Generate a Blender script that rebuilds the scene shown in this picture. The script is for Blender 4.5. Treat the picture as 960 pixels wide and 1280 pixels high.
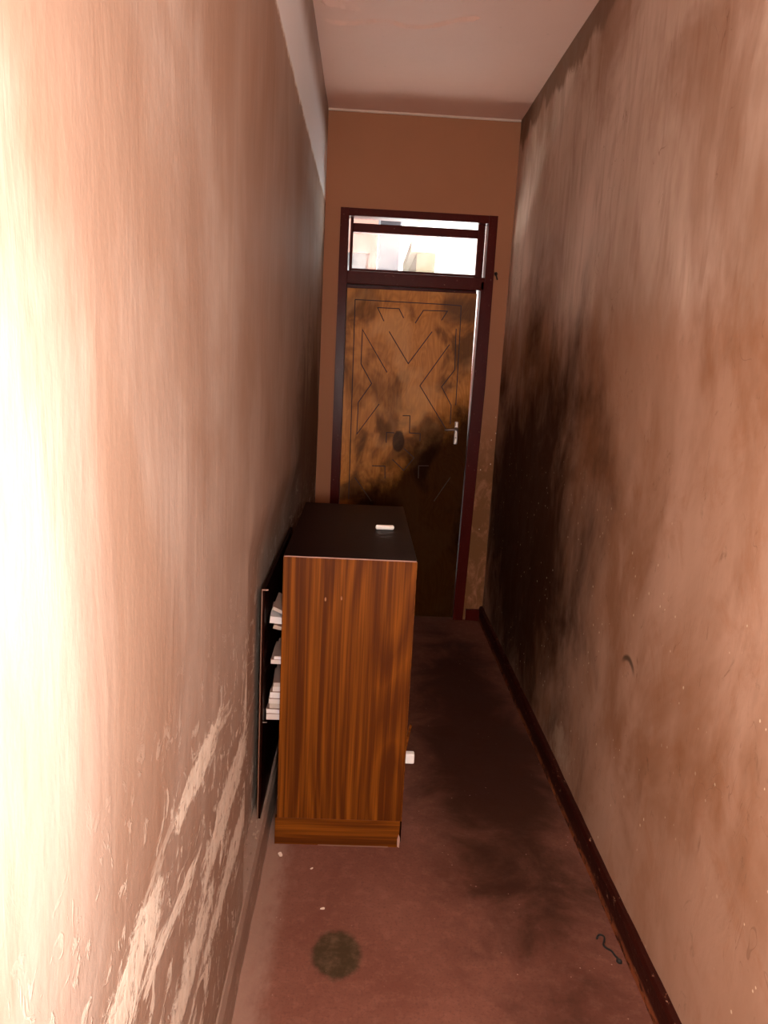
import bpy, bmesh, math, random
from mathutils import Vector, Matrix, noise as mnoise
random.seed(7)
S = bpy.context.scene
COL = S.collection
for o in list(bpy.data.objects): bpy.data.objects.remove(o)

# ------------------------------------------------------------------ camera
W, D, H = 1.1, 4.66, 3.0            # corridor width, distance to the door wall, ceiling height
CX, CH, YAW, PITCH, ROLL, FPX = 0.2728, 1.6103, 0.0342, -0.1957, 0.0518, 946.84
fwd = Vector((math.sin(YAW)*math.cos(PITCH), math.cos(YAW)*math.cos(PITCH), math.sin(PITCH)))
rgt = Vector((math.cos(YAW), -math.sin(YAW), 0)); up = rgt.cross(fwd)
r2 = math.cos(ROLL)*rgt + math.sin(ROLL)*up; u2 = -math.sin(ROLL)*rgt + math.cos(ROLL)*up
cam = bpy.data.objects.new('camera', bpy.data.cameras.new('camera')); COL.objects.link(cam)
cam.data.sensor_fit = 'VERTICAL'; cam.data.sensor_height = 36; cam.data.lens = FPX/1280*36
cam.data.clip_start = 0.02
cam.matrix_world = Matrix(((r2.x, u2.x, -fwd.x, CX), (r2.y, u2.y, -fwd.y, 0), (r2.z, u2.z, -fwd.z, CH), (0, 0, 0, 1)))
S.camera = cam

# ------------------------------------------------------------------ light
wd = bpy.data.worlds.new('sky'); S.world = wd; wd.use_nodes = True
wd.node_tree.nodes['Background'].inputs[0].default_value = (1.0, 0.95, 0.88, 1)
wd.node_tree.nodes['Background'].inputs[1].default_value = 3.0
def lamp(name, kind, loc, energy, color, **kw):
    l = bpy.data.lights.new(name, kind); l.energy = energy; l.color = color
    for k, v in kw.items(): setattr(l, k, v)
    o = bpy.data.objects.new(name, l); COL.objects.link(o); o.location = loc
    return o
# the photographer's flash, just above the lens
lamp('flash', 'POINT', (0.35, 0.02, 1.50), 178, (1.0, 0.94, 0.88), shadow_soft_size=0.09)
# added soft fill behind the photographer, for daylight from an unseen room
rl = lamp('rear_fill', 'AREA', (0.55, -1.9, 1.35), 15, (1.0, 0.92, 0.86), shape='RECTANGLE', size=0.9, size_y=1.9)
rl.rotation_euler = (math.radians(90), 0, 0)
# the sun outside, high behind the building, shining on what faces the door
sn = lamp('sun', 'SUN', (0, 6, 8), 75, (1.0, 0.95, 0.86), angle=math.radians(0.6))
sn.rotation_euler = Vector((-0.12, 0.30, -0.94)).to_track_quat('-Z', 'Y').to_euler()
S.view_settings.view_transform = 'Standard'; S.view_settings.look = 'None'
S.view_settings.gamma = 1.0; S.view_settings.exposure = 0.0; S.view_settings.use_curve_mapping = False

# ------------------------------------------------------------------ node helpers
class M:
    def __init__(s, name):
        s.m = bpy.data.materials.new(name); s.m.use_nodes = True
        s.nt = s.m.node_tree; s.b = s.nt.nodes['Principled BSDF']
        s.co = s.nt.nodes.new('ShaderNodeTexCoord').outputs['Object']
        sp = s.nt.nodes.new('ShaderNodeSeparateXYZ'); s.nt.links.new(s.co, sp.inputs[0])
        s.x, s.y, s.z = sp.outputs
    def inp(s, sock, v):
        if v is None: return
        if isinstance(v, bpy.types.NodeSocket): s.nt.links.new(v, sock)
        elif isinstance(v, (tuple, list)) and len(v) == 3 and sock.type == 'RGBA': sock.default_value = (*v, 1)
        else: sock.default_value = v
    def noise(s, scale, detail=4, rough=0.55, dist=0.0, off=(0, 0, 0), vec=None):
        mp = s.nt.nodes.new('ShaderNodeMapping'); s.nt.links.new(vec or s.co, mp.inputs[0])
        mp.inputs['Scale'].default_value = scale if isinstance(scale, tuple) else (scale,)*3
        mp.inputs['Location'].default_value = off
        n = s.nt.nodes.new('ShaderNodeTexNoise'); s.nt.links.new(mp.outputs[0], n.inputs['Vector'])
        n.inputs['Scale'].default_value = 1; n.inputs['Detail'].default_value = detail
        n.inputs['Roughness'].default_value = rough; n.inputs['Distortion'].default_value = dist
        return n.outputs['Fac']
    def voronoi(s, scale, off=(0, 0, 0)):
        mp = s.nt.nodes.new('ShaderNodeMapping'); s.nt.links.new(s.co, mp.inputs[0])
        mp.inputs['Scale'].default_value = scale; mp.inputs['Location'].default_value = off
        n = s.nt.nodes.new('ShaderNodeTexVoronoi'); s.nt.links.new(mp.outputs[0], n.inputs['Vector'])
        n.inputs['Scale'].default_value = 1
        return n.outputs['Distance']
    def ma(s, op, a, b=None, c=None):
        n = s.nt.nodes.new('ShaderNodeMath'); n.operation = op
        for i, v in enumerate((a, b, c)): s.inp(n.inputs[i], v)
        return n.outputs[0]
    def step(s, v, a, b, lo=0.0, hi=1.0):          # smooth ramp of v from a to b
        n = s.nt.nodes.new('ShaderNodeMapRange'); n.interpolation_type = 'SMOOTHSTEP'
        s.inp(n.inputs[0], v)
        for i, k in ((1, a), (2, b), (3, lo), (4, hi)): n.inputs[i].default_value = k
        return n.outputs[0]
    def mul(s, *a):
        r = a[0]
        for k in a[1:]: r = s.ma('MULTIPLY', r, k)
        return r
    def mix(s, f, a, b):
        n = s.nt.nodes.new('ShaderNodeMix'); n.data_type = 'RGBA'
        s.inp(n.inputs[0], f); s.inp(n.inputs[6], a); s.inp(n.inputs[7], b)
        return n.outputs[2]
    def near(s, pts, k=(1, 1, 1)):                 # distance to a point (x, y, z) with axis weights
        t = None
        for ax, p, w in zip((s.x, s.y, s.z), pts, k):
            if w == 0: continue
            d = s.mul(s.ma('SUBTRACT', ax, p), w); d = s.mul(d, d)
            t = d if t is None else s.ma('ADD', t, d)
        return s.ma('SQRT', t)
    def bump(s, h, strength=0.3, dist=0.01, prev=None):
        n = s.nt.nodes.new('ShaderNodeBump'); n.inputs['Strength'].default_value = strength
        n.inputs['Distance'].default_value = dist; s.inp(n.inputs['Height'], h)
        if prev is not None: s.nt.links.new(prev, n.inputs['Normal'])
        return n.outputs[0]
    def done(s, col, rough=0.6, normal=None, spec=None, metal=0.0, coat=0.0):
        s.inp(s.b.inputs['Base Color'], col); s.inp(s.b.inputs['Roughness'], rough)
        if normal is not None: s.nt.links.new(normal, s.b.inputs['Normal'])
        if spec is not None: s.inp(s.b.inputs['Specular IOR Level'], spec)
        s.b.inputs['Metallic'].default_value = metal; s.b.inputs['Coat Weight'].default_value = coat
        return s.m

def flat(name, c, rough=0.6, vary=0.15, scale=14.0, **kw):
    m = M(name); n = m.noise(scale, 3)
    return m.done(m.mix(n, tuple(v*(1-vary) for v in c), tuple(min(1, v*(1+vary)) for v in c)), rough,
                  m.bump(m.noise(scale*6, 2), 0.1, 0.002), **kw)

def mat_wall_left():
    m = M('plaster_left')
    a = m.noise((1, 2.6, 0.7), 5, 0.6, 0.6); b = m.noise((4, 22, 3.0), 4, 0.6, 0.4); c = m.noise((8, 60, 7), 3)
    col = m.mix(m.step(a, 0.3, 0.72), (0.29, 0.203, 0.160), (0.36, 0.280, 0.234))
    col = m.mix(m.mul(m.step(b, 0.45, 0.75), 0.4), col, (0.45, 0.34, 0.27))
    sk = m.noise((2, 1.6, 1.1), 5, 0.6, 0.6, (3, 8, 2))
    col = m.mix(m.mul(m.step(sk, 0.40, 0.66), 0.7), col, (0.24, 0.140, 0.092))
    gd = m.ma('SUBTRACT', m.near((0, 3.95, 1.05), (0, 0.9, 1.1)), m.mul(m.ma('SUBTRACT', m.noise((2, 3, 2), 5, 0.65, 0.7, (1, 4, 6)), 0.5), 1.5))
    col = m.mix(m.mul(m.step(gd, 0.95, 0.45), 0.75), col, (0.06, 0.022, 0.010))  # ragged dark patch that paints in the dimness of the far end
    col = m.mix(m.mul(m.step(c, 0.52, 0.75), 0.25), col, (0.22, 0.13, 0.09))
    # daylight streak painted in above the picture-rail line at 2.5 m: pale blue-grey, then brown painted as shade below the ceiling
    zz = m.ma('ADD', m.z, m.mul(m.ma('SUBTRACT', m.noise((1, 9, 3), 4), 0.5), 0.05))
    uz = m.step(zz, 2.495, 2.515)
    col = m.mix(uz, col, (0.80, 0.87, 0.93))
    rid = m.mul(m.step(zz, 2.488, 2.502), m.step(zz, 2.522, 2.506))
    col = m.mix(m.mul(rid, m.step(m.noise((1, 60, 60), 2), 0.45, 0.65)), col, (0.85, 0.8, 0.7))
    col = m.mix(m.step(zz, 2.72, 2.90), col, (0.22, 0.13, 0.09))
    # flaking and salt bloom on the lower wall
    n1 = m.noise((3, 3.0, 8.0), 6, 0.70, 0.9, (0, 0.35, 0.2)); n2 = m.noise((6, 24, 22), 5, 0.7, 0.6)
    rag = m.ma('ADD', m.mul(m.ma('SUBTRACT', m.noise((5, 9, 14), 6, 0.72, 0.6, (3, 3, 3)), 0.5), 2.4), m.mul(m.ma('SUBTRACT', n2, 0.5), 0.8))
    fl = m.mul(m.step(n1, 0.56, 0.62), m.step(m.z, 1.0, 0.7))
    for (cy, cz, ry, rz) in ((1.30, 0.855, 0.22, 0.040), (1.62, 0.60, 0.36, 0.065), (0.90, 0.80, 0.16, 0.060), (1.24, 0.49, 0.20, 0.06), (1.92, 0.70, 0.09, 0.14), (1.75, 0.40, 0.4, 0.05), (0.75, 0.62, 0.2, 0.06)):
        e = m.ma('ADD', m.near((0, cy, cz), (0, 1/ry, 1/rz)), rag)
        fl = m.ma('MAXIMUM', fl, m.step(e, 1.05, 0.75))
    n3 = m.noise((10, 18, 16), 4, 0.7, 0.8, (3, 1, 2))
    fl2 = m.mul(m.step(n3, 0.565, 0.62), m.step(m.z, 1.2, 0.7), 0.75)
    fl = m.mul(m.ma('MAXIMUM', fl, fl2), m.step(m.noise((9, 30, 34), 5, 0.75, 0.4, (2, 2, 8)), 0.28, 0.48))
    dk = m.mul(m.step(m.noise((9, 14, 26), 5, 0.7, 0.8, (12, 2, 8)), 0.57, 0.66), m.step(m.z, 1.0, 0.5), 0.4)
    col = m.mix(dk, col, (0.17, 0.095, 0.065))
    col = m.mix(m.mul(fl, 0.85), col, m.mix(n2, (0.46, 0.37, 0.29), (0.88, 0.80, 0.70)))
    br = m.mul(m.step(m.noise((4, 9, 6), 5, 0.7, 0.5, (9, 2, 4)), 0.60, 0.68), m.step(m.z, 0.75, 0.3))
    col = m.mix(m.mul(br, 0.55), col, (0.30, 0.17, 0.11))
    nr = m.bump(m.noise((3, 9, 2.5), 5, 0.6, 0.5), 0.45, 0.006)
    nr = m.bump(m.ma('ADD', m.mul(b, 0.5), m.mul(m.noise((30, 60, 40), 4), 0.4)), 0.35, 0.004, nr)
    nr = m.bump(m.mul(m.noise((9, 34, 26), 5, 0.7, 0.5), m.step(m.z, 1.25, 0.7)), 0.4, 0.008, nr)
    nr = m.bump(fl, 0.55, 0.006, nr)
    return m.done(col, m.ma('SUBTRACT', m.step(m.ma('ADD', fl, a), 0.2, 1.2, 0.58, 0.85), m.mul(uz, 0.24)), nr, m.ma('ADD', m.mul(uz, 0.4), 0.14))

def mat_wall_right():
    m = M('plaster_right')
    a = m.noise((1, 2.2, 0.8), 5, 0.6, 0.6, (5, 3, 1)); b = m.noise((4, 20, 3.0), 4, 0.6, 0.4, (2, 7, 1)); c = m.noise((2, 7, 5), 6, 0.7, 0.6)
    colu = m.mix(m.step(a, 0.3, 0.7), (0.47, 0.32, 0.235), (0.70, 0.515, 0.41))
    colu = m.mix(m.mul(m.step(b, 0.48, 0.7), 0.4), colu, (0.32, 0.18, 0.12))
    coll = m.mix(m.step(a, 0.3, 0.7), (0.40, 0.22, 0.14), (0.49, 0.29, 0.20))
    coll = m.mix(m.mul(m.step(c, 0.5, 0.72), 0.35), coll, (0.33, 0.13, 0.055))
    zz = m.ma('ADD', m.z, m.mul(m.ma('SUBTRACT', m.noise((1, 5, 2), 5, 0.65), 0.5), 0.35))
    col = m.mix(m.step(zz, 1.90, 1.66), colu, coll)
    sk = m.noise((2, 1.5, 1.1), 5, 0.62, 0.6, (3, 5, 2))
    col = m.mix(m.mul(m.step(sk, 0.42, 0.66), m.step(zz, 2.0, 1.6, 0.55, 0.75)), col, (0.24, 0.092, 0.034))
    # grime marks, widened to paint in the darkness of the far lower wall
    g = m.ma('ADD', m.mul(m.noise((2, 2.2, 1.6), 5, 0.6, 0.7, (1, 1, 6)), 0.9), m.mul(m.noise((3, 18, 8), 4), 0.18))
    gy = m.near((0, 3.75, 0.85), (0, 0.68, 0.82))
    gm = m.step(m.ma('SUBTRACT', gy, m.mul(m.ma('SUBTRACT', g, 0.54), 1.5)), 1.08, 0.40)
    col = m.mix(m.mul(gm, 0.93), col, (0.035, 0.010, 0.004))
    sm = m.mul(m.step(m.noise((3, 16, 9), 5, 0.7, 1.0, (7, 7, 7)), 0.60, 0.72), m.step(m.z, 1.9, 1.5))
    col = m.mix(m.mul(sm, 0.45), col, (0.12, 0.055, 0.025))
    arc = m.ma('ABSOLUTE', m.ma('SUBTRACT', m.near((0, 2.12, 0.72), (0, 1, 1)), 0.055))
    col = m.mix(m.mul(m.step(arc, 0.014, 0.003), m.step(m.z, 0.735, 0.77), 0.8), col, (0.05, 0.03, 0.015))
    # small plaster chips
    ch = m.mul(m.step(m.ma('ADD', m.voronoi((6, 26, 22)), m.mul(m.noise((9, 60, 50), 3), 0.2)), 0.20, 0.16), m.step(m.noise((5, 3, 3), 3, off=(1, 9, 1)), 0.46, 0.56), m.step(m.z, 1.5, 0.9))
    col = m.mix(m.mul(ch, 0.8), col, (0.82, 0.66, 0.46))
    sc = m.ma('ABSOLUTE', m.ma('SUBTRACT', m.noise((2, 7, 4), 2, 0.5, 1.5, (3, 6, 5)), 0.5))
    sc = m.mul(m.step(sc, 0.006, 0.002), m.step(m.noise((4, 5, 5), 3, off=(8, 8, 1)), 0.56, 0.64))
    col = m.mix(m.mul(sc, 0.5), col, (0.20, 0.10, 0.06))
    pt = m.mul(m.step(m.ma('ADD', m.near((0, 2.72, 0.17), (0, 0.7, 1.2)), m.mul(m.noise((4, 26, 16), 5, 0.75, 0.6), 0.36)), 0.29, 0.20), 0.5)
    col = m.mix(pt, col, (0.55, 0.40, 0.28))
    col = m.mix(m.step(zz, 2.86, 2.91), col, (0.22, 0.125, 0.075))
    nr = m.bump(m.noise((3, 8, 2.5), 5, 0.6, 0.5), 0.4, 0.006)
    nr = m.bump(m.ma('ADD', m.mul(b, 0.5), m.mul(m.noise((30, 60, 40), 4), 0.4)), 0.25, 0.003, nr)
    return m.done(col, m.step(c, 0.3, 0.7, 0.5, 0.7), nr, m.ma('SUBTRACT', 0.12, m.mul(gm, 0.11)))

def mat_wall_end():
    m = M('plaster_end')
    a = m.noise(3.0, 4); c = m.noise((14, 14, 9), 5, 0.7, 0.6)
    col = m.mix(a, (0.345, 0.142, 0.070), (0.385, 0.165, 0.084))
    low_tone = m.mul(m.step(c, 0.30, 0.55), m.step(m.z, 1.5, 0.9), m.step(m.x, 0.8, 0.9))
    col = m.mix(m.mul(low_tone, 0.75), col, (0.14, 0.055, 0.012))  # mottled darker tone low on the right-hand strip
    ch = m.mul(m.step(m.voronoi((30, 30, 24)), 0.14, 0.08), m.step(m.noise(6, 2), 0.55, 0.62), m.step(m.z, 1.6, 1.2))
    col = m.mix(ch, col, (0.8, 0.6, 0.42))
    return m.done(col, 0.6, m.bump(m.noise(40, 4), 0.2, 0.003), 0.12)

def mat_ceiling():
    m = M('ceiling_paint')
    col = m.mix(m.noise(1.6, 4), (0.76, 0.45, 0.34), (0.83, 0.52, 0.41))
    sp = m.step(m.noise((16, 30, 8), 4, 0.7), 0.66, 0.73)
    col = m.mix(m.mul(sp, 0.4), col, (0.40, 0.24, 0.17))
    return m.done(col, 0.6, m.bump(m.noise(9, 4), 0.3, 0.006), 0.3)

def mat_floor():
    m = M('red_cement')
    a = m.noise(2.2, 5, 0.6, 0.4); b = m.noise(26, 5, 0.7); c = m.noise(120, 2)
    col = m.mix(m.step(a, 0.3, 0.7), (0.145, 0.052, 0.034), (0.20, 0.080, 0.054))
    col = m.mix(m.mul(m.step(b, 0.45, 0.75), 0.5), col, (0.26, 0.115, 0.080))
    col = m.mix(m.mul(m.step(c, 0.5, 0.7), 0.35), col, (0.10, 0.04, 0.028))
    # grime trodden along the walking line, widened to paint in the dark far end
    d = m.ma('ADD', m.near((0.84, 3.1, 0), (2.1, 0.44, 0)), m.mul(m.ma('SUBTRACT', m.noise(3.2, 5, 0.65, 0.5, (4, 2, 0)), 0.5), 1.0))
    col = m.mix(m.mul(m.step(d, 0.85, 0.30), 0.88), col, (0.026, 0.009, 0.005))
    # pale dust along the left skirting
    du = m.ma('ADD', m.x, m.mul(m.ma('SUBTRACT', m.noise((20, 8, 1), 4, 0.7), 0.5), 0.12))
    col = m.mix(m.mul(m.step(du, 0.13, 0.03), 0.6), col, (0.34, 0.21, 0.16))
    # round oily stain
    st = m.ma('ADD', m.near((0.268, 1.815, 0), (1, 0.78, 0)), m.mul(m.ma('SUBTRACT', m.noise(28, 4, 0.7), 0.5), 0.03))
    col = m.mix(m.mul(m.step(st, 0.078, 0.058), 0.88), col, m.mix(m.step(b, 0.4, 0.7), (0.035, 0.026, 0.012), (0.085, 0.055, 0.030)))
    sp = m.step(m.voronoi((38, 38, 1)), 0.10, 0.06); sp = m.mul(sp, m.step(m.noise(7, 2), 0.55, 0.62))
    col = m.mix(m.mul(sp, 0.5), col, (0.5, 0.32, 0.26))
    return m.done(col, m.step(a, 0.3, 0.7, 0.62, 0.8), m.bump(m.ma('ADD', b, m.mul(c, 0.4)), 0.3, 0.003), 0.10)

def mat_skirt(name, base, chip, dust, low=False, th=0.0):
    m = M(name)
    n = m.noise((30, 10, 26), 5, 0.7, 0.6); k = m.noise((60, 34, 60), 5, 0.7)
    col = m.mix(m.noise(8, 3), tuple(v*0.8 for v in base), tuple(v*1.2 for v in base))
    col = m.mix(m.step(m.ma('ADD', m.mul(n, 0.6), m.mul(k, 0.4)), 0.55+th, 0.59+th), col, chip)
    col = m.mix(m.mul(m.step(k, 0.62, 0.66), 0.7), col, dust)
    if low: col = m.mix(m.mul(m.step(m.ma('ADD', m.mul(n, 0.5), m.mul(k, 0.5)), 0.44, 0.52), m.step(m.ma('ADD', m.z, m.mul(n, 0.03)), 0.055, 0.03)), col, chip)
    return m.done(col, 0.5, m.bump(n, 0.6, 0.005), 0.2)

def mat_gloss_red():
    m = M('maroon_gloss_paint')
    n = m.noise((20, 20, 8), 4, 0.6)
    col = m.mix(n, (0.042, 0.002, 0.001), (0.080, 0.006, 0.003))
    col = m.mix(m.mul(m.step(m.noise(60, 4, 0.7), 0.66, 0.72), 0.6), col, (0.30, 0.14, 0.10))
    return m.done(col, 0.30, m.bump(m.noise((30, 30, 12), 4), 0.35, 0.003), 0.11)

def mat_door():
    m = M('varnished_plywood')
    wv = m.noise((3.2, 1, 1.3), 3, 0.5, 1.2, (2, 0, 5))
    rings = m.ma('FRACT', m.mul(wv, 16.0)); rings = m.ma('ABSOLUTE', m.ma('SUBTRACT', m.mul(rings, 2.0), 1.0))
    g = m.noise((90, 1, 5), 4, 0.6, 0.3)
    col = m.mix(m.mul(rings, 0.45), (0.58, 0.215, 0.030), (0.34, 0.10, 0.008))
    col = m.mix(m.mul(m.step(g, 0.4, 0.75), 0.35), col, (0.24, 0.075, 0.010))
    # patches where the varnish has gone dark, and a darkening towards the lower right
    bl = m.noise((4.2, 1, 2.7), 4, 0.55, 0.8, (0.4, 3, 1.1))
    col = m.mix(m.mul(m.step(bl, 0.45, 0.64), 0.85), col, (0.085, 0.028, 0.006))
    pale = m.step(m.noise((3, 1, 3), 3, 0.5, 0.4, (6, 3, 2)), 0.52, 0.66)
    col = m.mix(m.mul(pale, 0.35), col, (0.70, 0.35, 0.12))
    dk = m.ma('ADD', m.ma('SUBTRACT', m.mul(m.x, 0.85), m.mul(m.z, 1.0)), m.mul(m.ma('SUBTRACT', m.noise((6, 1, 4), 5, 0.65), 0.5), 0.45))
    col = m.mix(m.mul(m.step(dk, -0.72, -0.42), 0.94), col, (0.010, 0.002, 0.001))
    tr = m.ma('ADD', m.near((0.84, 0, 1.94), (1.0, 0, 1.6)), m.mul(m.ma('SUBTRACT', m.noise((9, 1, 9), 4), 0.5), 0.25))
    col = m.mix(m.mul(m.step(tr, 0.22, 0.08), 0.8), col, (0.07, 0.022, 0.004))
    ob = m.ma('ADD', m.near((0.50, 0, 1.13), (1.4, 0, 0.8)), m.mul(m.ma('SUBTRACT', m.noise(25, 3), 0.5), 0.02))
    col = m.mix(m.mul(m.step(ob, 0.060, 0.045), 0.85), col, (0.03, 0.010, 0.003))
    return m.done(col, m.step(bl, 0.4, 0.7, 0.42, 0.55), m.bump(g, 0.15, 0.002), m.step(dk, -0.80, -0.42, 0.17, 0.01))

def mat_laminate(vertical=True):
    m = M('woodgrain_laminate' if vertical else 'woodgrain_laminate_plinth')
    def sc(a, b): return (a, a, b) if vertical else (b, b, a)
    w = m.noise(sc(4.5, 0.55), 2, 0.45, 0.3); g = m.noise(sc(55, 0.8), 4, 0.6, 0.35); f = m.noise(sc(210, 2.5), 3, 0.6, 0.2)
    arch = m.ma('FRACT', m.mul(w, 13.0)); arch = m.ma('ABSOLUTE', m.ma('SUBTRACT', m.mul(arch, 2.0), 1.0))
    v = m.ma('ADD', m.mul(g, 0.8), m.mul(arch, 0.13))
    col = m.mix(m.step(v, 0.34, 0.68), (0.072, 0.016, 0.001), (0.215, 0.060, 0.004))
    col = m.mix(m.mul(m.step(f, 0.45, 0.7), 0.5), col, (0.055, 0.012, 0.001))
    ch = m.mul(m.step(m.voronoi((22, 22, 9)), 0.09, 0.05), m.step(m.noise(5, 2), 0.58, 0.64))
    col = m.mix(m.mul(ch, 0.6), col, (0.5, 0.24, 0.12))
    return m.done(col, 0.5, m.bump(f, 0.08, 0.001), 0.12)

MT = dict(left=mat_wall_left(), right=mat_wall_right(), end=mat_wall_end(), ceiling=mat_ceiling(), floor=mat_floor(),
          skirt_r=mat_skirt('maroon_skirting_paint', (0.030, 0.004, 0.002), (0.26, 0.075, 0.028), (0.4, 0.22, 0.14), True, 0.05),
          skirt_l=mat_skirt('plastered_skirting', (0.25, 0.16, 0.12), (0.36, 0.25, 0.19), (0.16, 0.09, 0.06)),
          red=mat_gloss_red(), door=mat_door(), lam=mat_laminate(), lamh=mat_laminate(False),
          dark=flat('dark_brown_laminate', (0.008, 0.0015, 0.0006), 0.36, 0.3, 9, spec=0.03),
          groove=flat('groove_dark_stain', (0.03, 0.008, 0.003), 0.7),  # dark colour of the carved grooves
          edge=flat('pale_edge_band', (0.40, 0.22, 0.17), 0.5), steel=flat('dull_steel', (0.42, 0.35, 0.31), 0.38, 0.1, 30, metal=0.9),
          dsteel=flat('dark_steel', (0.07, 0.04, 0.03), 0.4), white=flat('white_plastic', (0.85, 0.80, 0.76), 0.45, 0.04),
          chalk=flat('chalk', (0.86, 0.80, 0.74), 0.85, 0.04, 60), black=flat('black_rubber', (0.012, 0.008, 0.006), 0.6),
          trim=flat('cream_cornice', (0.62, 0.46, 0.37), 0.6, 0.1), flake=flat('plaster_flake', (0.75, 0.60, 0.50), 0.8),
          paper=[flat('paper_%d' % i, c, 0.85, 0.06, 40) for i, c in enumerate(((0.60, 0.50, 0.45), (0.46, 0.36, 0.30), (0.66, 0.58, 0.55), (0.40, 0.29, 0.23)))])

# ------------------------------------------------------------------ mesh helpers
def obj(name, bm, mat, parent=None, smooth=False):
    me = bpy.data.meshes.new(name); bmesh.ops.recalc_face_normals(bm, faces=bm.faces); bm.to_mesh(me); bm.free()
    me.materials.append(mat)
    if smooth:
        for f in me.polygons: f.use_smooth = True
    o = bpy.data.objects.new(name, me); COL.objects.link(o); o.parent = parent
    return o
def box(bm, x0, x1, y0, y1, z0, z1, bev=0.0, seg=2):
    t = bmesh.new()
    v = [t.verts.new((x, y, z)) for x in (x0, x1) for y in (y0, y1) for z in (z0, z1)]
    for q in ((0, 1, 3, 2), (4, 6, 7, 5), (0, 4, 5, 1), (2, 3, 7, 6), (0, 2, 6, 4), (1, 5, 7, 3)): t.faces.new([v[i] for i in q])
    if bev: bmesh.ops.bevel(t, geom=t.edges[:], offset=bev, segments=seg, affect='EDGES', profile=0.5)
    me = bpy.data.meshes.new('t'); t.to_mesh(me); t.free(); bm.from_mesh(me); bpy.data.meshes.remove(me)
    return bm
def bx(*a, **k): return box(bmesh.new(), *a, **k)
def prism(pts, y0, y1):                # polygon of (x, z) points extruded along y
    bm = bmesh.new()
    a = [bm.verts.new((x, y0, z)) for x, z in pts]; b = [bm.verts.new((x, y1, z)) for x, z in pts]
    bm.faces.new(a); bm.faces.new(b[::-1]); n = len(pts)
    for i in range(n): bm.faces.new((a[i], b[i], b[(i+1) % n], a[(i+1) % n]))
    return bm
def tube(pts, rad, seg=10, caps=True):
    bm = bmesh.new(); rings = []
    P = [Vector(p) for p in pts]
    for i, p in enumerate(P):
        d = (P[min(i+1, len(P)-1)] - P[max(i-1, 0)]).normalized()
        a = d.orthogonal().normalized() if i == 0 else (pa - d*pa.dot(d)).normalized()
        pa = a; b = d.cross(a); r = rad[i] if isinstance(rad, (list, tuple)) else rad
        rings.append([bm.verts.new(p + r*(math.cos(t)*a + math.sin(t)*b)) for t in [2*math.pi*k/seg for k in range(seg)]])
    for r0, r1 in zip(rings, rings[1:]):
        for k in range(seg): bm.faces.new((r0[k], r0[(k+1) % seg], r1[(k+1) % seg], r1[k]))
    if caps: bm.faces.new(rings[0][::-1]); bm.faces.new(rings[-1])
    return bm
def empty(name, loc):
    o = bpy.data.objects.new(name, None); COL.objects.link(o); o.location = loc; o.empty_display_size = 0.05
    return o
def tag(o, label, cat=None, group=None, kind=None):
    o['label'] = label
    if cat: o['category'] = cat
    if group: o['group'] = group
    if kind: o['kind'] = kind
    return o
def struct(o, label): return tag(o, label, kind='structure')
def local(o, parent):                  # mesh built in world coordinates, moved under an Empty
    o.parent = parent
    o.data.transform(Matrix.Translation(-parent.location)); return o

YB = -2.2                               # back end of the passage, behind the photographer
# ------------------------------------------------------------------ setting
def sstep(a, b, t):
    t = max(0, min(1, (t-a)/(b-a))); return t*t*(3-2*t)
def side_wall(name, x, out, disp, mat, label):
    bm = bmesh.new(); ny, nz = 230, 110
    y0, y1, z0, z1 = YB, D+0.22, -0.02, H+0.02
    G = [[bm.verts.new((x + disp(y0+(y1-y0)*i/ny, z0+(z1-z0)*j/nz), y0+(y1-y0)*i/ny, z0+(z1-z0)*j/nz)) for j in range(nz+1)] for i in range(ny+1)]
    for i in range(ny):
        for j in range(nz): bm.faces.new((G[i][j], G[i+1][j], G[i+1][j+1], G[i][j+1]))
    be = [e for e in bm.edges if e.is_boundary]
    r = bmesh.ops.extrude_edge_only(bm, edges=be)
    nv = [v for v in r['geom'] if isinstance(v, bmesh.types.BMVert)]
    for v in nv: v.co.x = x + out
    c = [min(nv, key=lambda v: abs(v.co.y-a)+abs(v.co.z-b)) for a, b in ((y0, z0), (y1, z0), (y1, z1), (y0, z1))]
    bmesh.ops.contextual_create(bm, geom=[e for e in bm.edges if e.is_boundary])
    return struct(obj(name, bm, mat, smooth=False), label)
def dl(y, z):
    n = mnoise.noise(Vector((y*1.1, z*0.8, 3.1)))*0.004 + mnoise.noise(Vector((y*5, z*3.0, 9.1)))*0.0012
    rec = sstep(1.85, 2.05, y)*(1-sstep(0.98, 1.2, z))*(1-sstep(3.3, 3.6, y))
    return n - 0.034*rec
def dr(y, z):
    return mnoise.noise(Vector((y*0.9, z*0.8, 7.3)))*0.005 + mnoise.noise(Vector((y*5, z*3, 1.1)))*0.0012
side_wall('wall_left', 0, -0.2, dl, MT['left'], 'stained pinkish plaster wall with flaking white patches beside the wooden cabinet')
side_wall('wall_right', W, 0.2, dr, MT['right'], 'grimy brown plaster wall above the maroon skirting board')
FX0, FX1, FZ = 0.091, 1.008, 2.475     # outside of the door frame
bm = bmesh.new()
box(bm, -0.02, FX0, D, D+0.2, -0.02, FZ); box(bm, 0.972, W+0.02, D, D+0.2, -0.02, FZ); box(bm, -0.02, W+0.02, D, D+0.2, FZ, H+0.02)
struct(obj('wall_end', bm, MT['end']), 'plain brown end wall around the door frame')
struct(obj('wall_back', bx(-0.02, W+0.02, YB-0.15, YB, -0.02, H+0.02), MT['end']), 'wall behind the photographer closing the passage')
struct(obj('floor', bx(-0.15, W+0.15, YB-0.1, D+0.22, -0.1, 0), MT['floor']), 'worn red cement floor with a dark round stain')
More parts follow.
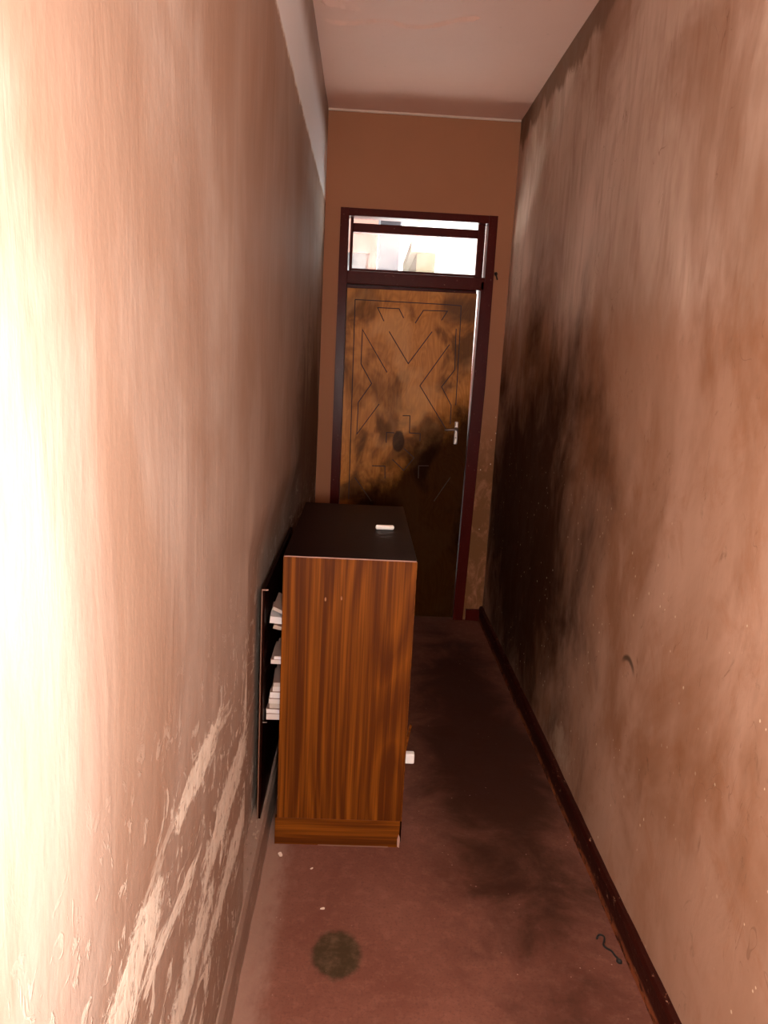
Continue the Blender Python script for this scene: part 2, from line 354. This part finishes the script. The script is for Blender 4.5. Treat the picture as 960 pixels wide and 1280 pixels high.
ceil = struct(obj('ceiling', bx(-0.15, W+0.15, YB-0.1, D+0.22, H, H+0.12), MT['ceiling']), 'pale pinkish ceiling with a cracked joint')
# lifted joint across the ceiling
def ribbon(pts, w, h):
    bm = bmesh.new(); prev = None
    for i, (x, y) in enumerate(pts):
        d = h*(0.4+0.6*random.random()) if 0 < i < len(pts)-1 else 0.0004
        row = [bm.verts.new((x, y-w, H-0.0003)), bm.verts.new((x, y-w*0.15, H-d)), bm.verts.new((x, y, H-d*1.1)), bm.verts.new((x, y+0.004, H+0.001))]
        if prev:
            for k in range(3): bm.faces.new((prev[k], row[k], row[k+1], prev[k+1]))
        prev = row
    return bm
pts = [(0.02+0.66*t/24, 3.52 + 0.02*math.sin(t*0.5) - (0.10*max(0, t-14)/10) + random.uniform(-.006, .006)) for t in range(25)]
obj('joint_flap', ribbon(pts, 0.022, 0.013), MT['ceiling'], ceil)
pts = [(0.03+0.16*t/8, 3.36 + 0.05*t/8 + random.uniform(-.006, .006)) for t in range(9)]
obj('joint_flap', ribbon(pts, 0.05, 0.010), MT['ceiling'], ceil)
struct(obj('trim_1', bx(0.0, W, D-0.010, D+0.01, H-0.011, H+0.005, bev=0.002), MT['trim']), 'thin cream strip where the end wall meets the ceiling')

def skirt_right():
    bm = bmesh.new(); prev = None; n = 150
    for i in range(n+1):
        y = YB + (D-YB)*i/n
        ch = 0.004*mnoise.noise(Vector((y*9, 0, 0)))
        c2 = max(0, mnoise.noise(Vector((y*7, 5, 0))))*0.006
        prof = [(W+0.02, 0.0), (W-0.022, 0.0), (W-0.022+c2, 0.012), (W-0.022, 0.03), (W-0.022, 0.082+ch), (W-0.016, 0.094+ch), (W+0.02, 0.096+ch)]
        row = [bm.verts.new((x, y, z)) for x, z in prof]
        if prev:
            for k in range(len(row)-1): bm.faces.new((prev[k], row[k], row[k+1], prev[k+1]))
        prev = row
    return obj('baseboard_right', bm, MT['skirt_r'])
struct(skirt_right(), 'chipped maroon skirting board along the right wall')
def skirt_left():
    bm = bmesh.new(); prev = None; n = 150
    for i in range(n+1):
        y = YB + (D-YB)*i/n
        e = 0.004*mnoise.noise(Vector((y*6, 3, 0))) + 0.0025*mnoise.noise(Vector((y*22, 3, 0)))
        prof = [(-0.06, 0.0), (0.017+e, 0.0), (0.014+e, 0.05), (0.012+e*0.5, 0.095+e), (0.004+e*0.5, 0.112+e), (-0.06, 0.118)]
        row = [bm.verts.new((x, y, z)) for x, z in prof]
        if prev:
            for k in range(len(row)-1): bm.faces.new((prev[k], row[k], row[k+1], prev[k+1]))
        prev = row
    return obj('baseboard_left', bm, MT['skirt_l'])
struct(skirt_left(), 'dusty plastered-over skirting along the left wall')
struct(obj('baseboard_end', bx(0.99, W, D-0.018, D+0.01, 0, 0.075, bev=0.003), MT['red']), 'short dark skirting piece right of the door frame')

# ------------------------------------------------------------------ door and transom
door = struct(empty('door_1', (0.55, D, 0)), 'brown varnished wooden door in a maroon frame at the end of the passage')
FD = (D-0.012, D+0.10)
local(obj('jamb', prism([(FX0, 0), (0.150, 0), (0.141, FZ), (FX0, FZ)], *FD), MT['red']), door)
# right jamb: thicker below the transom, edge leaning slightly
local(obj('jamb', prism([(0.912, 0), (0.975, 0), (FX1, 1.5), (FX1, FZ), (0.957, FZ), (0.957, 2.10), (0.938, 2.10), (0.938, 2.0)], *FD), MT['red']), door)
local(obj('head', bx(0.141, 0.957, FD[0], FD[1], 2.432, FZ, bev=0.002), MT['red']), door)
local(obj('transom_bar', bx(0.141, 0.957, FD[0], FD[1], 2.052, 2.126, bev=0.004), MT['red']), door)
local(obj('door_stop', bx(0.141, 0.162, D+0.072, D+0.10, 0.0, 2.052), MT['red']), door)
local(obj('door_stop', bx(0.162, 0.925, D+0.072, D+0.10, 2.02, 2.052), MT['red']), door)
LY0, LY1 = D+0.028, D+0.068
leafb = prism([(0.152, 0.003), (0.9112, 0.003), (0.9255, 1.12), (0.9225, 1.35), (0.922, 2.036), (0.146, 2.030)], LY0, LY1)
leaf = obj('leaf', leafb, MT['door'])
leaf.data.materials.append(MT['groove'])
def bk(u, v, zx=390, zy=340, s=3.84):          # a point of the carved pattern, measured on the door face
    px, py = zx+u/s, zy+v/s
    d = (px-480)/FPX*r2 - (py-640)/FPX*u2 + fwd
    t = LY0/d.y
    return (CX+d.x*t, CH+d.z*t)
lines = [
    [(207, 132), (640, 156), (716, 162)], [(207, 132), (196, 470), (176, 1090)], [(716, 162), (708, 330), (690, 640)],
    [(345, 236), (315, 171), (418, 176), (440, 221)], [(495, 246), (535, 184), (650, 188), (622, 232)],
    [(370, 285), (462, 440), (577, 286)],
    [(360, 482), (242, 276), (235, 440), (286, 535), (222, 626), (215, 778), (322, 634)],
    [(660, 348), (518, 546), (650, 766)], [(692, 272), (685, 470), (622, 551), (668, 640), (664, 730)],
    [(435, 690), (470, 690), (468, 772), (520, 776), (518, 812)], [(395, 772), (358, 770), (356, 820)],
    [(440, 846), (490, 892), (440, 952), (386, 900)], [(288, 930), (350, 932), (350, 992)], [(205, 985), (285, 1100)],
    [(560, 930), (512, 930), (510, 990)], [(664, 985), (585, 1100)]]
cut = bmesh.new(); GW = 0.0028
for ln in lines:
    P = [Vector(bk(*p)) for p in ln]
    L, R = [], []
    for i, p in enumerate(P):
        d0 = (p-P[i-1]).normalized() if i else (P[1]-p).normalized()
        d1 = (P[i+1]-p).normalized() if i < len(P)-1 else d0
        t = (d0+d1).normalized(); nn = Vector((-t.y, t.x)); k = GW/max(0.35, nn.dot(Vector((-d0.y, d0.x))))
        L.append(p+nn*k); R.append(p-nn*k)
    poly = L + R[::-1]
    a = [cut.verts.new((p.x, LY0-0.01, p.y)) for p in poly]; b = [cut.verts.new((p.x, LY0+0.0025, p.y)) for p in poly]
    n = len(P)
    for i in range(n-1):
        j0, j1 = 2*n-1-i, 2*n-2-i
        cut.faces.new((a[i], a[i+1], a[j1], a[j0])); cut.faces.new((b[i], b[j0], b[j1], b[i+1]))
        cut.faces.new((a[i], b[i], b[i+1], a[i+1])); cut.faces.new((a[j1], b[j1], b[j0], a[j0]))
    cut.faces.new((a[0], a[-1], b[-1], b[0])); cut.faces.new((a[n-1], b[n-1], b[n], a[n]))
co = obj('cutter', cut, MT['groove'])
md = leaf.modifiers.new('b', 'BOOLEAN'); md.object = co; md.operation = 'DIFFERENCE'; md.solver = 'EXACT'; md.use_self = True
try: md.material_mode = 'TRANSFER'
except Exception: pass
dg = bpy.context.evaluated_depsgraph_get(); nm = bpy.data.meshes.new_from_object(leaf.evaluated_get(dg))
leaf.modifiers.clear(); leaf.data = nm
bpy.data.objects.remove(co)
leaf.name = 'leaf'
# door mesh keeps world-style coordinates for its grain: shift the shading with the mesh by leaving the empty at D only in y
leaf.parent = door; leaf.matrix_parent_inverse = Matrix.Translation(-door.location)
hx, hz = 0.853, 1.205
def sub(name, bm, mat, smooth=False):
    o = obj(name, bm, mat, smooth=smooth); o.parent = leaf; return o
sub('handle_plate', bx(hx-0.011, hx+0.011, LY0-0.006, LY0+0.001, hz-0.075, hz+0.065, bev=0.004), MT['steel'])
sub('lever', tube([(hx, LY0, hz+0.018), (hx, LY0-0.035, hz+0.018), (hx-0.006, LY0-0.043, hz+0.018), (hx-0.03, LY0-0.045, hz+0.017), (hx-0.075, LY0-0.043, hz+0.014)], [0.0085, 0.008, 0.0075, 0.0065, 0.006], 12), MT['steel'], True)
sub('lever_collar', tube([(hx, LY0-0.001, hz+0.018), (hx, LY0-0.012, hz+0.018)], 0.012, 14), MT['dsteel'], True)
sub('keyhole', tube([(hx, LY0-0.0055, hz-0.035), (hx, LY0-0.0075, hz-0.035)], 0.0035, 10), MT['black'])

win = struct(empty('window_1', (0.55, D+0.05, 2.126)), 'glazed transom window above the brown door')
SY0, SY1 = D+0.045, D+0.080
local(obj('stile', bx(0.150, 0.168, SY0, SY1, 2.126, 2.432, bev=0.002), MT['red']), win)
local(obj('stile', bx(0.906, 0.940, SY0, SY1, 2.126, 2.432, bev=0.002), MT['red']), win)
local(obj('top_rail', bx(0.168, 0.906, SY0-0.01, SY1, 2.350, 2.400, bev=0.003), MT['red']), win)
local(obj('bottom_rail', bx(0.168, 0.906, SY0, SY1, 2.126, 2.146, bev=0.002), MT['red']), win)
local(obj('side_post', bx(0.940, 0.948, SY0, SY1, 2.126, 2.432), MT['red']), win)
def mat_glass():
    m = M('dusty_glass'); nt = m.nt
    tr = nt.nodes.new('ShaderNodeBsdfTransparent'); gl = nt.nodes.new('ShaderNodeBsdfGlossy'); tl = nt.nodes.new('ShaderNodeBsdfTranslucent')
    tr.inputs[0].default_value = (0.97, 0.97, 0.97, 1); gl.inputs['Roughness'].default_value = 0.05; tl.inputs[0].default_value = (0.9, 0.85, 0.8, 1)
    a = nt.nodes.new('ShaderNodeMixShader'); b = nt.nodes.new('ShaderNodeMixShader')
    m.inp(a.inputs[0], m.step(m.noise((8, 8, 8), 4), 0.3, 0.8, 0.03, 0.10)); nt.links.new(tr.outputs[0], a.inputs[1]); nt.links.new(tl.outputs[0], a.inputs[2])
    b.inputs[0].default_value = 0.05; nt.links.new(a.outputs[0], b.inputs[1]); nt.links.new(gl.outputs[0], b.inputs[2])
    nt.links.new(b.outputs[0], nt.nodes['Material Output'].inputs[0]); return m.m
local(obj('pane', bx(0.166, 0.908, D+0.060, D+0.064, 2.142, 2.354), mat_glass()), win)

# ------------------------------------------------------------------ outdoors, seen through the transom
struct(obj('ground', bx(-14, 16, D+0.22, 30, -0.3, -0.12), flat('pale_yard_ground', (0.64, 0.68, 0.72), 0.9, 0.1, 2.0)), 'pale sunlit yard outside the door')
def bld(name, x0, x1, y0, y1, z1, mat, label, wins=()):
    e = empty(name, ((x0+x1)/2, y0, -0.12)); tag(e, label, 'building')
    local(obj('wall', bx(x0, x1, y0, y1, -0.12, z1), mat), e)
    local(obj('roof_edge', bx(x0-0.1, x1+0.1, y0-0.12, y1, z1, z1+0.15), mat), e)
    for (a, b, c, d) in wins:
        w = local(obj('window', bx(a, b, y0-0.03, y0+0.01, c, d), flat('grey_window_frame', (0.055, 0.052, 0.058), 0.5)), e)
        local(obj('window_ledge', bx(a-0.05, b+0.05, y0-0.08, y0+0.01, d, d+0.05), mat), e)
    return e
bld('neighbour_building', -5.0, 0.36, 10.0, 14.0, 5.2, flat('salmon_render', (0.076, 0.029, 0.021), 0.8), 'salmon coloured building seen at left through the transom', [(-0.28, 0.22, 2.2, 2.93), (-1.6, -0.9, 2.2, 2.93)])
bld('grey_building', 0.44, 0.80, 14.5, 18.0, 4.4, flat('blue_grey_render', (0.050, 0.047, 0.060), 0.8), 'narrow blue grey building seen in the middle of the transom', [(0.52, 0.72, 2.2, 2.75)])
bld('yellow_building', 0.98, 1.26, 12.0, 14.5, 3.25, flat('yellow_render', (0.16, 0.13, 0.075), 0.8), 'small pale yellow building beside the blue grey one')

# ------------------------------------------------------------------ cabinet
CY0, CY1, CX0, CX1, CZ = 2.29, 3.195, 0.046, 0.463, 1.004
cab = tag(empty('cabinet', (0.255, 2.74, 0)), 'tall woodgrain laminate cabinet with dark top standing in the passage', 'cabinet')
T = 0.018
def cp(name, bm, mat): return local(obj(name, bm, mat), cab)
end = cp('end_panel', bx(CX0, CX1, CY0, CY0+T, 0.1, CZ-0.003, bev=0.0008, seg=1), MT['lam'])
e2 = obj('edge_band', bx(CX0+0.002, CX1-0.002, CY0-0.001, CY0+0.004, CZ-0.003, CZ-0.0005), MT['edge']); local(e2, cab)
e3 = obj('edge_band', bx(CX1-0.0005, CX1+0.0012, CY0-0.0005, CY0+0.004, 0.1, CZ-0.004), MT['lamh']); local(e3, cab)
cp('end_panel', bx(CX0, CX1, CY1-T, CY1, 0.1, CZ-0.003), MT['lam'])
cp('top', bx(CX0, CX1, CY0+0.004, CY1, CZ-0.022, CZ, bev=0.001, seg=1), MT['dark'])
cp('back_panel', bx(CX1-0.012, CX1+0.003, CY0+T, CY1-T, 0.012, CZ-0.024), MT['dark'])
cp('bottom_panel', bx(CX0+0.003, CX1-0.012, CY0+T, CY1-T, 0.1, 0.118), MT['dark'])
SH = (0.44, 0.635)
for z in SH: cp('shelf', bx(CX0+0.012, CX1-0.012, CY0+T, CY1-T, z-0.016, z), MT['dark'])
cp('plinth', bx(CX0-0.006, CX1-0.004, CY0+0.002, CY0+0.02, 0.0, 0.099, bev=0.0008, seg=1), MT['lamh'])
cp('plinth', bx(CX0+0.004, CX0+0.02, CY0+0.02, CY1-0.004, 0.0, 0.099), MT['dark'])
cp('plinth', bx(CX0+0.02, CX1-0.012, CY1-0.02, CY1-0.004, 0.0, 0.099), MT['dark'])
# chipped pale corner of the plinth and worn lower edge
cp('plinth_chip', prism([(CX1-0.009, 0.004), (CX1-0.002, 0.0), (CX1-0.001, 0.03), (CX1-0.006, 0.05), (CX1-0.010, 0.03)], CY0+0.0005, CY0+0.012), MT['edge'])
cp('worn_edge', bx(CX0+0.14, CX1-0.04, CY0+0.0005, CY0+0.004, 0.0, 0.003), flat('worn_chipboard', (0.22, 0.11, 0.07), 0.8))
# white pull on the corridor side and the splinter of edging above it
kn = cp('knob', bx(CX1+0.003, CX1+0.036, 2.345, 2.372, 0.280, 0.315, bev=0.004), MT['white'])
kn['label'] = 'square white plastic knob'
st = cp('loose_edging', prism([(CX1+0.003, 0.317), (CX1+0.006, 0.317), (CX1+0.021, 0.418), (CX1+0.013, 0.420), (CX1+0.003, 0.36)], 2.352, 2.362), MT['lamh'])

# dark board standing on the skirting between wall and cabinet
bd = tag(empty('shelf_board', (-0.019, 2.70, 0.118)), 'dark loose board standing upright between the left wall and the cabinet', 'board')
local(obj('panel', bx(-0.0150, -0.0040, 2.252, 3.15, 0.119, 0.902), MT['dark']), bd)
local(obj('edge_band', bx(-0.0150, -0.0110, 2.250, 2.252, 0.119, 0.902), flat('brown_edge_band', (0.13, 0.06, 0.035), 0.5)), bd)
local(obj('corner_chip', bx(-0.0140, 0.0060, 2.2505, 2.254, 0.900, 0.9035), MT['edge']), bd)
local(obj('pin', tube([(-0.008, 2.256, 0.458), (0.010, 2.256, 0.459)], 0.0016, 8), MT['steel']), bd)

# ------------------------------------------------------------------ papers and books on the shelves
def book(name, x0, y0, z0, lx, ly, th, tilt, rz, mat, label, cat, group, sag=0.0, cover=None):
    x0 += 0.010
    e = empty(name, (x0, y0, z0)); tag(e, label, cat, group)
    bm = bmesh.new(); nx = 8; rows = []
    for i in range(nx+1):
        x = lx*i/nx; dz = -sag*((1-i/nx)**2)
        rows.append([bm.verts.new((x, y, z+dz)) for y, z in ((0, 0.0), (ly, 0.0), (ly, th), (0, th))])
    for a, b in zip(rows, rows[1:]):
        for k in range(4): bm.faces.new((a[k], b[k], b[(k+1) % 4], a[(k+1) % 4]))
    bm.faces.new(rows[0][::-1]); bm.faces.new(rows[-1])
    obj('pages', bm, mat, e)
    if cover:
        c = bmesh.new(); rows = []
        for i in range(nx+1):
            x = lx*i/nx; dz = -sag*((1-i/nx)**2)
            rows.append([c.verts.new((x-0.0008, y, z+dz)) for y, z in ((-0.001, th+0.0001), (ly+0.001, th+0.0001), (ly+0.001, th+0.0014), (-0.001, th+0.0014))])
        for a, b in zip(rows, rows[1:]):
            for k in range(4): c.faces.new((a[k], b[k], b[(k+1) % 4], a[(k+1) % 4]))
        c.faces.new(rows[0][::-1]); c.faces.new(rows[-1]); obj('cover', c, cover, e)
    e.rotation_euler = (0, tilt, rz)
    return e
G1, G2 = 'books stacked on the lower shelf', 'papers piled on the upper shelf'
PM = MT['paper']; CV = flat('grey_brown_cover', (0.30, 0.19, 0.15), 0.7)
stack = [(-0.009, .020, 0, 'lowest'), (-0.010, .014, 2, 'second'), (0.000, .018, 1, 'third'), (-0.002, .016, 0, 'fourth'),
         (0.001, .020, 2, 'fifth'), (0.009, .017, 0, 'sixth'), (0.012, .014, 1, 'topmost')]
z = SH[0]+0.0005
for k, (x, th, mi, w) in enumerate(stack):
    lab = ('lowest pale book of the lower stack beside the cabinet panel' if k == 0 else 'topmost pale book of the lower stack beside the cabinet panel' if k == 6
           else '%s book from the bottom of the lower stack beside the cabinet' % w)
    book('book', x, 2.312 + 0.003*(k % 3), z, 0.22, 0.15, th, 0, (0.03, -0.02, 0.05, 0.0, -0.02, 0.06, 0.02)[k], PM[mi], lab, 'book', G1, 0, CV); z += th+0.0018
up_ = [(0.002, 0.014, 0, 0.0, 0.0, 'flat white booklet lowest in the upper pile by the cabinet panel', CV),
       (0.012, 0.010, 2, 0.0, 0.0, 'thin white booklet just above the lowest in the upper pile', CV)]
z = SH[1]+0.0005
for x, th, mi, tl, sg, lab, cv in up_:
    book('booklet', x, 2.312, z, 0.20, 0.16, th, tl, 0, PM[mi], lab, 'booklet', G2, sg, cv); z += th+0.0018
book('box_file', 0.045, 2.312, z+0.0005, 0.20, 0.20, 0.062, 0, 0, CV, 'dull brown box file in the middle of the upper pile', 'box file', G2); z += 0.063
book('paper_bundle', 0.006, 2.312, z+0.030, 0.10, 0.16, 0.012, 0.22, 0, PM[3], 'slanting cream paper bundle under the white one in the upper pile', 'papers', G2)
book('paper_bundle', -0.006, 2.318, z+0.046, 0.10, 0.15, 0.022, 0.10, 0.05, PM[2], 'thick white paper bundle sticking out furthest from the upper pile', 'papers', G2)
book('notebook', 0.002, 2.316, z+0.092, 0.075, 0.15, 0.010, 0.42, 0, PM[1], 'tan notebook lying slanted on top of the upper pile', 'notebook', G2, 0.0, CV)

# ------------------------------------------------------------------ small things
ck = tube([(-0.034, 0, 0), (-0.0325, 0, 0), (-0.029, 0, 0), (0.029, 0, 0), (0.0325, 0, 0), (0.034, 0, 0)], [0.003, 0.0065, 0.009, 0.009, 0.0065, 0.003], 18)
c = obj('chalk', ck, MT['chalk'], smooth=True); c.location = (0.372, 2.722, CZ+0.009); c.rotation_euler = (0, 0, 0.06)
tag(c, 'white stick of chalk lying on the dark cabinet top', 'chalk')
sq = [(1.018, 1.895, .004), (1.028, 1.912, .004), (1.043, 1.908, .004), (1.040, 1.890, .004), (1.028, 1.872, .004), (1.034, 1.858, .004), (1.048, 1.850, .004), (1.050, 1.832, .004), (1.056, 1.822, .004), (1.057, 1.812, .005), (1.052, 1.806, .005)]
sq2 = []
for i in range(len(sq)-1):
    for t in (0, 1/3, 2/3):
        sq2.append(Vector(sq[i]).lerp(Vector(sq[i+1]), t))
sq2.append(Vector(sq[-1]))
for _ in range(2): sq2 = [sq2[0]] + [(sq2[i-1]+sq2[i]*2+sq2[i+1])/4 for i in range(1, len(sq2)-1)] + [sq2[-1]]
rad = [0.003]*len(sq2); rad[-1] = 0.004; rad[-2] = 0.008; rad[-3] = 0.009; rad[-4] = 0.007; rad[-5] = .005
tag(obj('cord_scrap', tube(sq2, rad, 8), MT['black'], smooth=True), 'short crooked black cord scrap on the floor by the right skirting', 'cord')
def flake(x, y, s, label, seed):
    random.seed(seed); bm = bmesh.new(); n = 7
    P = [(s*(0.6+0.6*random.random())*math.cos(6.283*k/n), s*0.5*(0.6+0.6*random.random())*math.sin(6.283*k/n)) for k in range(n)]
    a = [bm.verts.new((px, py, 0.0)) for px, py in P]; b = [bm.verts.new((px*.9, py*.9, 0.003)) for px, py in P]
    bm.faces.new(a[::-1]); bm.faces.new(b)
    for k in range(n): bm.faces.new((a[k], a[(k+1) % n], b[(k+1) % n], b[k]))
    o = obj('plaster_flake', bm, MT['flake']); o.location = (x, y, 0.0005); o.rotation_euler = (0, 0, random.random()*3)
    tag(o, label, 'plaster flake', 'plaster flakes on the floor')
flake(0.066, 2.235, 0.016, 'curled plaster flake on the floor left of the cabinet foot', 3)
flake(0.175, 2.17, 0.006, 'tiny plaster flake on the floor in front of the cabinet', 4)
flake(0.22, 1.99, 0.008, 'thin plaster sliver on the floor above the round stain', 8)
nl = tag(empty('nail', (1.019, D, 2.145)), 'bent dark nail in the end wall right of the door frame', 'nail')
obj('shank', tube([(0, 0.01, 0), (0, -0.012, 0.002), (0.002, -0.02, -0.004), (0.006, -0.022, -0.016), (0.010, -0.018, -0.026)], 0.0042, 8), MT['black'], nl, True)
obj('nail_head', tube([(-0.004, -0.014, 0.006), (0.003, -0.022, 0.008)], 0.009, 10), MT['black'], nl, True)
